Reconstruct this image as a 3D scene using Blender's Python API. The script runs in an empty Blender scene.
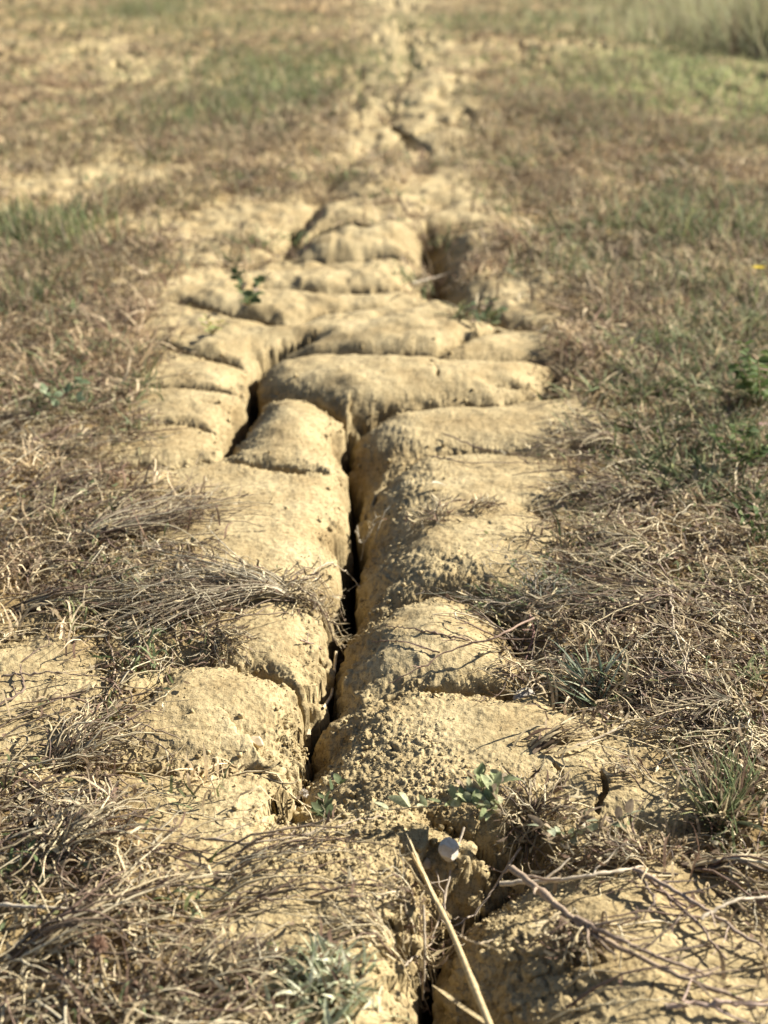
import bpy, math
import numpy as np
from mathutils import Vector
R = math.radians
rng = np.random.default_rng(7)
SC = bpy.context.scene
COL = SC.collection

# ------------------------------------------------------------------ camera, sky, sun, exposure
CAM_H, F, HORIZON = 0.60, 1479.0, -55.0
PITCH = math.atan((512 - HORIZON) / F)
cam = bpy.data.cameras.new('camera')
cam.sensor_fit = 'VERTICAL'; cam.sensor_height = 36.0; cam.sensor_width = 27.0
cam.lens = 36.0 * F / 1024
cam.clip_start = 0.02; cam.clip_end = 2000
cam.dof.use_dof = True; cam.dof.focus_distance = 1.22; cam.dof.aperture_fstop = 7.5
camo = bpy.data.objects.new('camera', cam); COL.objects.link(camo)
camo.location = (0, 0, CAM_H); camo.rotation_euler = (R(90) - PITCH, 0, 0)
SC.camera = camo

SUN_EL, SUN_AZ = R(32), R(26)           # azimuth from +x (camera right) towards +y (away)
w = bpy.data.worlds.new('World'); SC.world = w; w.use_nodes = True
nt = w.node_tree; nt.nodes.clear()
sky = nt.nodes.new('ShaderNodeTexSky'); sky.sky_type = 'NISHITA'; sky.sun_disc = False
sky.sun_elevation = SUN_EL; sky.sun_rotation = R(90) - SUN_AZ; sky.dust_density = .6; sky.air_density = .6
bg = nt.nodes.new('ShaderNodeBackground'); bg.inputs[1].default_value = 0.05
wo = nt.nodes.new('ShaderNodeOutputWorld')
nt.links.new(sky.outputs[0], bg.inputs[0]); nt.links.new(bg.outputs[0], wo.inputs[0])
sl = bpy.data.lights.new('sun', 'SUN'); sl.energy = 5.0; sl.angle = R(0.5); sl.color = (1.0, 0.94, 0.84)
so = bpy.data.objects.new('sun', sl); COL.objects.link(so)
sd = Vector((math.cos(SUN_EL) * math.cos(SUN_AZ), math.cos(SUN_EL) * math.sin(SUN_AZ), math.sin(SUN_EL)))
so.rotation_euler = sd.to_track_quat('Z', 'Y').to_euler(); so.location = sd * 20
vs = SC.view_settings
vs.view_transform = 'Standard'; vs.look = 'None'; vs.gamma = 1; vs.use_curve_mapping = False; vs.exposure = 1.45

# ------------------------------------------------------------------ measuring: photo point -> ground point
SN, CS = math.sin(PITCH), math.cos(PITCH)
def at(px, py, z=0.0):
    u = (np.asarray(px, float) - 384) / F; v = (np.asarray(py, float) - 512) / F
    t = (CAM_H - z) / (SN + v * CS)
    return u * t, (CS - v * SN) * t
def proj(x, y, z=0.0):
    d = y * CS + (CAM_H - z) * SN; q = -y * SN + (CAM_H - z) * CS
    d = np.where(d < 1e-3, 1e-3, d)
    return 384 + F * x / d, 512 + F * q / d
def pxm(py):                                # metres covered by a photo pixel at a ground row
    v = (py - 512) / F
    return CAM_H / (SN + v * CS) / F

# ------------------------------------------------------------------ noise
def _h(ix, iy, s):
    n = (ix.astype(np.int64) * 374761393 + iy.astype(np.int64) * 668265263 + s * 974634777) & 0xffffffff
    n = ((n ^ (n >> 13)) * 1274126177) & 0xffffffff
    return ((n ^ (n >> 16)) & 0xffff) / 65535.0
def noise(x, y, s=0):
    ix = np.floor(x); iy = np.floor(y); fx = x - ix; fy = y - iy
    ix = ix.astype(np.int64); iy = iy.astype(np.int64)
    fx = fx * fx * (3 - 2 * fx); fy = fy * fy * (3 - 2 * fy)
    a = _h(ix, iy, s); b = _h(ix + 1, iy, s); c = _h(ix, iy + 1, s); d = _h(ix + 1, iy + 1, s)
    return (a + (b - a) * fx + (c - a) * fy + (a - b - c + d) * fx * fy) * 2 - 1
def fbm(x, y, s=0, o=4):
    t = 0; a = 1.0; m = 0
    for k in range(o):
        t = t + a * noise(x * 2 ** k + 17.3 * k, y * 2 ** k - 9.1 * k, s + k); m += a; a *= 0.5
    return t / m
def clods(x, y, cell, s, rmin=.2, rmax=.62):  # rounded crumbs, one a cell
    x = x / cell; y = y / cell
    ix = np.floor(x).astype(np.int64); iy = np.floor(y).astype(np.int64)
    best = np.zeros_like(x)
    for dx in (-1, 0, 1):
        for dy in (-1, 0, 1):
            cx = ix + dx; cy = iy + dy
            px = cx + _h(cx, cy, s); py = cy + _h(cx, cy, s + 1)
            rr = rmin + (rmax - rmin) * _h(cx, cy, s + 2) ** 1.5
            d2 = ((x - px) ** 2 + (y - py) ** 2) / rr ** 2
            best = np.maximum(best, rr * np.sqrt(np.clip(1 - d2, 0, 1)))
    return best * cell
def sstep(a, b, x):
    t = np.clip((x - a) / (b - a), 0, 1); return t * t * (3 - 2 * t)

# ------------------------------------------------------------------ density maps of the ground cover (read off the photo, 32 px cells)
STRAW = """777777777763137777777777
664445667762025665444555
543223467762013776543333
544446787751012777765433
544556777641012677777777
443445666420011577777888
665544565310001467788888
776543332100001567788999
877642222100000235788999
887531110000000135788999
888642100000000013588999
888631000000000002468899
888630000000000002368999
887620000000000002468999
665410000000000003578999
898743200000000013689999
999864210000000014689999
999865310000001125789999
888765421100000135789999
345567531100000246789999
233433210000000245667899
122410000000000134557889
345611111000000012345789
444432222100000001122578
555543332110000001112367
678752221110110111122478
678762110000111233333466
777763210000000112233445
777775310000000000112333
777777531000000000011233
777777642100000000001123
888888752100000000001112""".split()
STRAW = np.array([[int(c) for c in r] for r in STRAW], float) / 9
def mapv(M, px, py):
    gx = np.clip(np.asarray(px) / 32 - .5, 0, M.shape[1] - 1.001); gy = np.clip(np.asarray(py) / 32 - .5, 0, M.shape[0] - 1.001)
    ix = gx.astype(int); iy = gy.astype(int); fx = gx - ix; fy = gy - iy
    return (M[iy, ix] * (1 - fx) + M[iy, ix + 1] * fx) * (1 - fy) + (M[iy + 1, ix] * (1 - fx) + M[iy + 1, ix + 1] * fx) * fy
GREEN = [(265, 85, 75, 38, .95), (150, 12, 200, 22, .6), (470, 35, 80, 30, .4), (680, 60, 150, 60, .95), (560, 20, 90, 30, .7),
         (720, 10, 160, 25, .9), (700, 225, 90, 55, .75), (60, 230, 70, 40, .45), (250, 290, 28, 35, .7), (45, 400, 60, 40, .6), (760, 350, 60, 80, .8),
         (660, 400, 110, 70, .55), (710, 420, 95, 120, .7), (640, 480, 80, 50, .25), (590, 690, 60, 30, .5), (30, 920, 60, 60, .35), (80, 950, 60, 60, .3),
         (740, 830, 70, 60, .5), (480, 310, 26, 26, .7), (768, 620, 60, 70, .3), (560, 110, 200, 40, .35), (740, 120, 90, 50, .75)]
def green(px, py):
    g = np.full(np.shape(px), .17)
    for cx, cy, rx, ry, v in GREEN:
        g = np.maximum(g, v * np.exp(-(((px - cx) / rx) ** 2 + ((py - cy) / ry) ** 2)))
    return g

# ------------------------------------------------------------------ ground height raster
ys = [-4, -2, -1, -.4, 0, .2, .35, .45, .52, .56, .6]
y = .6
while y < 60:
    y += min(max(.95 * y * y / (F * CAM_H) * 1.25, .0008), 3.0) if y < 20 else y * .04
    ys.append(y)
ys += list(np.geomspace(65, 900, 24)); YS = np.array(ys)
NI = 1180
s_in = np.linspace(-1, 1, NI)
s_out = 1 + (np.geomspace(.02, 60, 40) - .018)
SS = np.concatenate([-s_out[::-1], s_in, s_out])
def HW(y): return .10 + .34 * np.clip(y, 0.3, None)       # half width of the fine part
GX = SS[None, :] * HW(YS)[:, None]; GY = np.repeat(YS[:, None], len(SS), 1)
print('ground grid', GX.shape)
NW = np.clip((2.0 - GY) / .9, 0, 1)
warp = .0080 * np.minimum(1 + .25 * GY, 4)
WX = GX + warp * (NW * fbm(GX * 18, GY * 16, 11, 4) + (1 - NW) * fbm(GX * 14, GY * 10, 11, 2)) + NW * .006 * fbm(GX * 42, GY * 34, 12, 2) + NW * .0016 * fbm(GX * 110, GY * 110, 14, 2)
WY = GY + warp * 1.5 * (NW * fbm(GX * 16, GY * 13, 21, 4) + (1 - NW) * fbm(GX * 10, GY * 9, 21, 2)) + NW * .004 * fbm(GX * 38, GY * 38, 22, 2) + NW * .0016 * fbm(GX * 110, GY * 110, 24, 2)

# cracks: (shoulder drop m, shoulder reach m, depth m, [(px, py, half width px) ...])
CR = [
 # the long gap down the middle
 (.034, .060, .20, [(349, 432, 3), (346, 452, 8), (357, 478, 12), (350, 504, 10), (359, 530, 15), (347, 560, 17), (352, 590, 14), (340, 618, 18), (333, 642, 11), (337, 660, 5), (325, 680, 6), (330, 700, 3), (313, 722, 6), (309, 742, 3), (300, 760, 2)]),
 (.020, .035, .03, [(300, 760, 2), (292, 775, 4), (286, 790, 6), (300, 804, 3)]),
 (.034, .050, .17, [(476, 880, 2), (458, 894, 5), (438, 914, 8), (424, 940, 12), (426, 975, 15), (436, 1010, 15), (444, 1050, 14)]),
 (.020, .040, .03, [(474, 876, 5), (494, 864, 8), (512, 852, 4)]),
 # gap left of the middle, higher up
 (.030, .045, .11, [(300, 344, 3), (272, 352, 5), (254, 372, 6), (256, 392, 8), (246, 416, 9), (240, 436, 7), (226, 458, 3)]),
 # farther gaps
 (.015, .04, .03, [(412, 24, .5), (404, 44, .8), (411, 62, .8), (408, 84, .8), (396, 100, 1.4), (392, 124, 1.4)]),
 (.024, .05, .06, [(388, 130, 1), (402, 142, 4), (420, 154, 5)]),
 (.04, .06, .10, [(326, 174, 1), (332, 186, 5), (324, 208, 1)]),
 (.04, .06, .10, [(324, 208, 1), (312, 226, 1.2), (294, 242, 6), (284, 262, 1)]),
 (.055, .07, .20, [(424, 250, 3), (431, 266, 9), (428, 280, 12), (434, 298, 12), (446, 306, 5)]),
 (.035, .05, .10, [(446, 306, 5), (478, 318, 8), (500, 334, 6), (540, 342, 2)]),
 # cross gaps, near to far
 (.034, .060, .045, [(372, 618, 2), (400, 608, 3), (440, 606, 3), (480, 610, 7), (506, 630, 13), (522, 655, 14), (535, 676, 6)]),
 (.026, .045, .010, [(392, 700, 1), (430, 697, 3), (478, 699, 3), (518, 697, 5), (540, 690, 5), (570, 712, 2), (640, 712, 1)]),
 (.030, .06, .01, [(362, 500, 1), (384, 474, 1), (420, 462, 2), (470, 458, 1), (530, 462, 1)]),
 (.042, .075, .05, [(258, 398, 8), (290, 408, 5), (322, 418, 5), (345, 432, 5), (385, 424, 5), (440, 418, 3), (500, 416, 3), (548, 404, 5), (560, 380, 5)]),
 (.016, .030, .012, [(226, 466, 1), (262, 474, 2), (300, 478, 2), (346, 474, 1)]),
 (.024, .045, .012, [(60, 474, 2), (120, 472, 2), (170, 474, 2), (226, 466, 3)]),
 (.014, .03, .006, [(98, 430, 2), (160, 432, 2), (240, 440, 2)]),
 (.014, .03, .006, [(120, 388, 1), (180, 392, 2), (248, 398, 2)]),
 (.020, .04, .02, [(128, 345, 5), (170, 350, 3), (240, 366, 3)]),
 (.042, .07, .03, [(262, 362, 3), (330, 364, 3), (400, 370, 3), (450, 372, 2), (540, 372, 1)]),
 (.022, .04, .02, [(400, 362, 3), (440, 362, 3), (470, 348, 3), (494, 336, 3)]),
 (.028, .05, .035, [(180, 306, 2), (236, 318, 3), (280, 330, 3), (330, 318, 3), (390, 312, 2), (430, 306, 2)]),
 (.03, .05, .035, [(262, 292, 3), (330, 296, 2), (380, 292, 2), (424, 288, 2)]),
 (.035, .06, .05, [(240, 270, 3), (300, 266, 3), (360, 266, 2), (420, 262, 2)]),
 (.035, .06, .05, [(284, 250, 4), (330, 242, 4), (380, 238, 4), (420, 230, 4), (440, 214, 3)]),
 (.035, .06, .03, [(440, 244, 2), (480, 240, 3), (540, 236, 2)]),
 (.04, .07, .04, [(326, 210, 4), (360, 212, 4), (400, 206, 3)]),
 (.04, .07, .05, [(380, 176, 3), (404, 184, 4), (424, 176, 4), (420, 160, 4)]),
 (.04, .07, .05, [(336, 176, 3), (360, 164, 3), (392, 158, 3), (412, 152, 4)]),
 (.04, .07, .04, [(345, 140, 2), (370, 136, 3), (392, 128, 4)]),
 (.04, .07, .04, [(398, 104, 2), (430, 108, 3), (452, 104, 3)]),
 (.05, .08, .04, [(360, 86, 2), (380, 82, 2), (402, 84, 3)]),
 # the blocks on the left
 (.022, .040, .03, [(92, 676, 1), (140, 674, 3), (180, 672, 6), (225, 674, 4), (262, 682, 3), (296, 696, 5), (320, 705, 5)]),
 (.014, .035, .010, [(92, 590, 2), (104, 640, 2), (112, 690, 2), (92, 740, 2)]),
 (.018, .035, .012, [(60, 770, 2), (130, 772, 2), (200, 778, 3), (250, 776, 4), (296, 780, 4)]),
 (.012, .03, .006, [(0, 640, 2), (50, 636, 2), (104, 632, 2)]),
 # near cross gap under the weeds
 (.028, .045, .03, [(436, 828, 1), (466, 834, 3), (498, 846, 7), (545, 848, 8), (590, 846, 7), (640, 852, 5), (700, 862, 2), (768, 870, 1)]),
 # hairline splits
 (.001, .010, .010, [(600, 738, 2), (596, 762, 2.2), (603, 785, 2.2), (598, 806, 2.5), (606, 826, 3)]),
 (.001, .006, .005, [(556, 762, 1), (562, 776, 1.6), (560, 792, 1)]),
 # more ribs across the strip
 (.022, .045, .015, [(500, 396, 3), (540, 392, 2), (590, 396, 1)]),
 (.024, .045, .02, [(440, 276, 2), (480, 272, 2), (530, 270, 1)]),
 (.024, .045, .02, [(300, 224, 3), (350, 222, 2), (420, 216, 3)]),
 (.024, .045, .02, [(350, 120, 2), (376, 112, 2), (398, 108, 2)]),
 (.024, .045, .02, [(420, 140, 3), (440, 134, 2), (460, 136, 1)]),
 (.024, .045, .02, [(400, 66, 1), (420, 70, 2), (440, 66, 1)]),
 (.024, .040, .02, [(170, 690, 1), (130, 720, 1), (112, 755, 2)][:2]),
 (.022, .040, .02, [(546, 600, 1), (590, 610, 2), (640, 604, 1)]),
 (.022, .040, .02, [(530, 520, 1), (560, 530, 2), (610, 526, 1)]),
 
  (.001, .006, .006, [(430, 372, 1), (434, 390, 1.5)]),
  
 (.001, .006, .006, [(437, 684, 1), (434, 694, 2), (446, 702, 1)]), 
 # the far blocks outside the middle
 (.03, .05, .02, [(150, 250, 2), (210, 244, 2), (280, 254, 2)]), (.03, .05, .02, [(90, 300, 2), (130, 310, 2), (180, 306, 2)]),
]
PIL = np.zeros_like(GX); CRK = np.zeros_like(GX); DMIN = np.full_like(GX, 9.0)
BROAD = {0: (.036, .080, 1), 1: (.030, .12, 1), 2: (.050, .13, 1), 4: (.015, .06, 1), 9: (.03, .12, 1)}
WID = np.zeros_like(GX)
for ci, (S, r, D, pts) in enumerate(CR):
    P = np.array(pts, float)
    kf = float(np.clip(1 + .45 * (at(P[:, 0], P[:, 1])[1].mean() - 1.9), 1, 2.4)) if S > .002 else 1
    S *= min(kf, 1.25) * (1 if S < .002 else .9 if ci in (0, 2) else .68); r *= kf; D *= kf; z0 = -S * .75
    X, Y = at(P[:, 0], P[:, 1], z0)
    if ci == 0: P[:, 2] *= .82
    W = P[:, 2] * (CAM_H - z0) / (SN + (P[:, 1] - 512) / F * CS) / F
    for k in range(len(P) - 1):
        m = max(r, .04, .15 if ci in BROAD else 0) + .02 + W.max()
        y0, y1 = sorted((Y[k], Y[k + 1])); x0, x1 = sorted((X[k], X[k + 1]))
        i0, i1 = np.searchsorted(YS, [y0 - m, y1 + m])
        if i1 <= i0: continue
        hw = HW(np.array([y0 - m, y1 + m])); 
        lo = min((x0 - m) / hw[0], (x0 - m) / hw[1]); hi = max((x1 + m) / hw[0], (x1 + m) / hw[1])
        j0, j1 = np.searchsorted(SS, [lo, hi])
        wx = WX[i0:i1, j0:j1]; wy = WY[i0:i1, j0:j1]
        dx, dy = X[k + 1] - X[k], Y[k + 1] - Y[k]; l2 = dx * dx + dy * dy + 1e-12
        t = np.clip(((wx - X[k]) * dx + (wy - Y[k]) * dy) / l2, 0, 1)
        d = np.hypot(wx - X[k] - t * dx, wy - Y[k] - t * dy)
        wd = W[k] + t * (W[k + 1] - W[k])
        de = np.clip((d - wd) / r, 0, 1)
        # pillow: a round shoulder, steep at the gap
        cm = .85 if ci in (0, 2, 4) else .45
        cm = min(cm, .75); pil = -S * (cm * (1 - np.sqrt(np.clip(1 - (1 - de) ** 2.2, 0, 1))) + (1 - cm) * (1 - de) ** 2)
        if ci in BROAD:
            S2, r2, _ = BROAD[ci]
            side = dx * (wy - Y[k]) - dy * (wx - X[k]); side = np.where(dy < 0, side > 0, side < 0)
            q = np.clip((d - wd) / r2, 0, 1)
            WID[i0:i1, j0:j1] = np.minimum(WID[i0:i1, j0:j1], np.where(side, -S2 * (1 - q) ** 1.6, 0))
        PIL[i0:i1, j0:j1] = np.minimum(PIL[i0:i1, j0:j1], pil)
        c = -D * sstep(1.12, .55, d / np.maximum(wd, 1e-5))
        CRK[i0:i1, j0:j1] = np.minimum(CRK[i0:i1, j0:j1], c)
        if S > .002: DMIN[i0:i1, j0:j1] = np.minimum(DMIN[i0:i1, j0:j1], np.maximum(d - wd, 0))
PX, PY = proj(GX, GY)
FAR = np.clip((GY - 2) / 10, 0, 1)
BASE = .010 * fbm(GX * 3.1, GY * 2.3, 31, 3) + FAR * .05 * fbm(GX * .7, GY * .5, 41, 3) - .35 * np.clip(GY / 60 - .6, 0, 1)
# extra crowns of the blocks seen in the photo: (px, py, rx m, ry m, height m)
for cx, cy, rx, ry, hh in [(470, 530, .09, .17, .012), (415, 640, .07, .05, .010), (205, 705, .09, .06, .010), (270, 860, .14, .09, .010), (560, 960, .14, .12, .016),
                           (400, 390, .20, .14, .016), (400, 330, .14, .2, .02), (250, 540, .13, .2, .012), (620, 770, .1, .07, .008), (290, 430, .06, .12, .014), (180, 410, .09, .2, .012),
                           (470, 228, .2, .3, .018), (360, 225, .15, .3, .018), (370, 185, .25, .5, .018), (380, 120, .3, 1., .015), (440, 95, .3, 1., .015)]:
    x0, y0 = at(cx, cy); BASE += hh * np.exp(-((GX - x0) / rx) ** 2 - ((GY - y0) / ry) ** 2)
rough = np.exp(-DMIN / .018); shoulder = sstep(-.004, -.02, PIL)
STR = mapv(STRAW, PX, PY)
inside = ((PX > -400) & (PX < 1170) & (GY < 30)).astype(float)
ZS = BASE + PIL + WID
ZS += (.0022 + .003 * shoulder * NW) * (1 - .6 * shoulder * (1 - NW)) * fbm(GX * 45, GY * 40, 51, 4) * np.minimum(1 + GY * .1, 1.6)
ZS += .012 * sstep(1.5, 4, GY) * fbm(GX * 9, GY * 7, 57, 3)
ZS += (1 - .6 * STR) * sstep(4, 6.5, GY) * inside * (.05 * np.abs(fbm(GX * 6, GY * 2.2, 63, 3)) - .06 * sstep(.12, .0, np.abs(fbm(GX * 4.5, GY * 1.7, 65, 3))))
ZS += sstep(1.6, 3, GY) * (1 - .75 * shoulder) * (.010 * fbm(GX * 26, GY * 18, 58, 3) - .022 * sstep(.25, .55, fbm(GX * 8, GY * 5, 59, 3)) * shoulder)
ZS += STR * .007 * fbm(GX * 22, GY * 20, 55, 4)
near = sstep(3.2, 1.6, GY)
def blob(cx, cy, rx, ry): return np.exp(-(((PX - cx) / rx) ** 2 + ((PY - cy) / ry) ** 2) ** 2)
grav = np.clip(blob(365, 755, 85, 60) + blob(300, 850, 70, 50) * .6 + blob(390, 470, 60, 45) * .8 + blob(375, 560, 30, 60) * .7 + blob(440, 800, 120, 40) * .7
               + blob(430, 580, 60, 25) + blob(380, 860, 80, 40) * .6 + blob(470, 960, 50, 80) * .6 + blob(640, 740, 80, 60) * .35 + blob(480, 690, 60, 12) + shoulder * .9 + rough + np.clip(-WID / .03, 0, 1) * .55, 0, 1)
crumb = clods(GX, GY, .0033, 61) * (.10 + .62 * grav * sstep(-.6, .4, fbm(GX * 40, GY * 40, 76, 2))) + clods(GX + 3, GY, .0065, 71, .08, .5) * sstep(.45, 1., grav + .3 * fbm(GX * 30, GY * 30, 75, 2)) * .38
crumb += clods(GX, GY + 5, .022, 81, .1, .55) * sstep(.3, .9, rough) * .35
pits = .0011 * fbm(GX * 330, GY * 300, 91, 2) * (.45 + grav) + .0016 * fbm(GX * 120, GY * 110, 92, 3) * (.3 + grav)
PC = PIL + CRK + WID; _a, _b = np.gradient(PC); st0 = sstep(.9, 2.5, np.hypot(_b / (np.gradient(GX, axis=1) + 1e-9), _a / (np.gradient(GY, axis=0) + 1e-9)))
MICRO = (crumb + pits) * near * (1 - .85 * st0)
# faint cross lines the tyre left on the block tops, and the lug print on the nearest block
u = GY * 2 * math.pi / .021 + 2.2 * fbm(GX * 9, GY * 9, 95, 2)
tread = -.0022 * sstep(.6, .95, np.sin(u)) * np.clip(blob(460, 500, 70, 45) + blob(640, 780, 70, 50) + blob(200, 710, 90, 30) * .7 + blob(400, 395, 140, 25) + blob(280, 440, 60, 30) + blob(260, 560, 70, 60) * .6 + blob(180, 410, 60, 50) + blob(390, 330, 90, 20), 0, 1) * sstep(-.2, .3, fbm(GX * 25, GY * 12, 96, 2))
lx = (GX + .35 * GY) / .0165; ly = GY / .0185
row = np.floor(ly); fx = lx + .5 * (row % 2) - np.floor(lx + .5 * (row % 2)); fy = ly - row
lug = sstep(0, .10, fx) * sstep(.85, .75, fx) * sstep(0, .10, fy) * sstep(.70, .60, fy)
lugm = blob(540, 985, 62, 58) * sstep(-.5, .1, fbm(GX * 30, GY * 30, 97, 2))
tread += lugm * (.0042 * lug - .002)
ZS += tread + MICRO
# side walls of the gaps are broken up by hanging clods
ZG = ZS + CRK + np.where(CRK < -.03, .012 * fbm(GX * 60, GY * 60, 99, 3), 0) * np.clip(-CRK / .12, 0, 1)
dzy, dzx = np.gradient(ZG); dxx = np.gradient(GX, axis=1) + 1e-9; dyy = np.gradient(GY, axis=0) + 1e-9
gxn, gyn = dzx / dxx, dzy / dyy; ln = np.sqrt(gxn ** 2 + gyn ** 2 + 1); steep = sstep(.5, 2.0, np.sqrt(gxn ** 2 + gyn ** 2)) * sstep(5, 2.5, GY)
def n3(f, s): return .5 * (noise(GX * f + ZG * f * .8, GY * f - ZG * f * .6, s) + noise(ZG * f * 1.1 + GX * f * .3, GY * f * .9 + GX * f * .4, s + 1))
dsp = steep * (.006 * n3(55, 401) + .0035 * n3(130, 405) + .0018 * n3(300, 409)) * 1.3
VX, VY, VZ = GX - gxn / ln * dsp, GY - gyn / ln * dsp, ZG + dsp / ln
def bil(A, x, y):
    x = np.asarray(x, float); y = np.asarray(y, float)
    i = np.clip(np.searchsorted(YS, y) - 1, 0, len(YS) - 2); fy = np.clip((y - YS[i]) / (YS[i + 1] - YS[i]), 0, 1)
    s = x / HW(y); j = np.clip(np.searchsorted(SS, s) - 1, 0, len(SS) - 2); fx = np.clip((s - SS[j]) / (SS[j + 1] - SS[j]), 0, 1)
    return (A[i, j] * (1 - fx) + A[i, j + 1] * fx) * (1 - fy) + (A[i + 1, j] * (1 - fx) + A[i + 1, j + 1] * fx) * fy
def gz(x, y): return bil(ZG, x, y)
def gs(x, y): return bil(ZS, x, y)
def on(px, py):                              # point of the real surface seen at a photo point (gaps bridged)
    z = 0.0
    for _ in range(8):
        x, y = at(px, py, z); z = .5 * z + .5 * float(gs(x, y))
    x, y = at(px, py, z)
    return float(x), float(y), float(gs(x, y))

# ------------------------------------------------------------------ materials
def mat_new(name):
    m = bpy.data.materials.new(name); m.use_nodes = True; t = m.node_tree; t.nodes.clear()
    out = t.nodes.new('ShaderNodeOutputMaterial'); return m, t, out
def N(t, kind, **kw):
    n = t.nodes.new(kind)
    for k, v in kw.items():
        if k in n.inputs.keys(): n.inputs[k].default_value = v
        else: setattr(n, k, v)
    return n
def ramp(t, stops):
    r = t.nodes.new('ShaderNodeValToRGB'); e = r.color_ramp.elements
    while len(e) < len(stops): e.new(.5)
    for i, (p, c) in enumerate(stops): e[i].position = p; e[i].color = (*c, 1)
    return r
def soil_mat(name, k=1.0):
    m, t, out = mat_new(name); L = t.links.new
    b = N(t, 'ShaderNodeBsdfPrincipled', Roughness=.96); b.inputs['Specular IOR Level'].default_value = .15
    co = N(t, 'ShaderNodeNewGeometry')
    n1 = N(t, 'ShaderNodeTexNoise', Scale=13.0, Detail=8.0); n2 = N(t, 'ShaderNodeTexNoise', Scale=160.0, Detail=4.0); n3 = N(t, 'ShaderNodeTexNoise', Scale=700.0, Detail=2.0)
    for n in (n1, n2, n3): L(co.outputs['Position'], n.inputs['Vector'])
    r1 = ramp(t, [(.30, (.30 * k, .225 * k, .113 * k)), (.52, (.385 * k, .307 * k, .167 * k)), (.72, (.46 * k, .375 * k, .215 * k))])
    r2 = ramp(t, [(.30, (.62, .58, .52)), (.5, (.96, .96, .95)), (.7, (1.12, 1.12, 1.14))])
    r3 = ramp(t, [(.30, (.50, .46, .40)), (.44, (.95, .94, .92)), (.72, (1.18, 1.17, 1.14))])
    L(n1.outputs[0], r1.inputs[0]); L(n2.outputs[0], r2.inputs[0]); L(n3.outputs[0], r3.inputs[0])
    m1 = N(t, 'ShaderNodeMix', data_type='RGBA', blend_type='MULTIPLY'); m1.inputs[0].default_value = .8
    m2 = N(t, 'ShaderNodeMix', data_type='RGBA', blend_type='MULTIPLY'); m2.inputs[0].default_value = .8
    L(r1.outputs[0], m1.inputs[6]); L(r2.outputs[0], m1.inputs[7]); L(m1.outputs[2], m2.inputs[6]); L(r3.outputs[0], m2.inputs[7])
    at_ = N(t, 'ShaderNodeAttribute', attribute_name='Col')
    m3 = N(t, 'ShaderNodeMix', data_type='RGBA', blend_type='MULTIPLY'); m3.inputs[0].default_value = 1
    L(m2.outputs[2], m3.inputs[6]); L(at_.outputs['Color'], m3.inputs[7])
    L(m3.outputs[2], b.inputs['Base Color'])
    bu = N(t, 'ShaderNodeBump', Strength=.55, Distance=.0012); L(n3.outputs[0], bu.inputs['Height'])
    bu2 = N(t, 'ShaderNodeBump', Strength=.5, Distance=.002); L(n2.outputs[0], bu2.inputs['Height']); L(bu.outputs[0], bu2.inputs['Normal'])
    L(bu2.outputs[0], b.inputs['Normal']); L(b.outputs[0], out.inputs[0])
    return m
def veg_mat(name, trans=.25, rough=.75, spec=.25):
    m, t, out = mat_new(name); L = t.links.new
    a = N(t, 'ShaderNodeAttribute', attribute_name='Col')
    co = N(t, 'ShaderNodeNewGeometry'); n = N(t, 'ShaderNodeTexNoise', Scale=420.0, Detail=3.0); L(co.outputs['Position'], n.inputs['Vector'])
    r = ramp(t, [(.3, (.6, .57, .54)), (.55, (1, 1, 1)), (.75, (1.25, 1.24, 1.22))]); L(n.outputs[0], r.inputs[0])
    mx = N(t, 'ShaderNodeMix', data_type='RGBA', blend_type='MULTIPLY'); mx.inputs[0].default_value = .85
    L(a.outputs['Color'], mx.inputs[6]); L(r.outputs[0], mx.inputs[7])
    b = N(t, 'ShaderNodeBsdfPrincipled', Roughness=rough); b.inputs['Specular IOR Level'].default_value = spec
    L(mx.outputs[2], b.inputs['Base Color'])
    if trans > 0:
        tr = N(t, 'ShaderNodeBsdfTranslucent'); L(mx.outputs[2], tr.inputs[0])
        ms = N(t, 'ShaderNodeMixShader'); ms.inputs[0].default_value = trans
        L(b.outputs[0], ms.inputs[1]); L(tr.outputs[0], ms.inputs[2]); L(ms.outputs[0], out.inputs[0])
    else: L(b.outputs[0], out.inputs[0])
    return m
def stone_mat(name, c1, c2):
    m, t, out = mat_new(name); L = t.links.new
    tc = N(t, 'ShaderNodeTexCoord'); n = N(t, 'ShaderNodeTexNoise', Scale=140.0, Detail=5.0); L(tc.outputs['Object'], n.inputs['Vector'])
    r = ramp(t, [(.35, c2), (.6, c1)]); L(n.outputs[0], r.inputs[0])
    b = N(t, 'ShaderNodeBsdfPrincipled', Roughness=.85); L(r.outputs[0], b.inputs['Base Color'])
    bu = N(t, 'ShaderNodeBump', Strength=.5, Distance=.0008); L(n.outputs[0], bu.inputs['Height']); L(bu.outputs[0], b.inputs['Normal'])
    L(b.outputs[0], out.inputs[0]); return m
M_SOIL = soil_mat('dry_soil'); M_STEM = veg_mat('dry_stem', 0, .7, .3); M_LEAF = veg_mat('leaf', .30, .75, .12)

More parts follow.
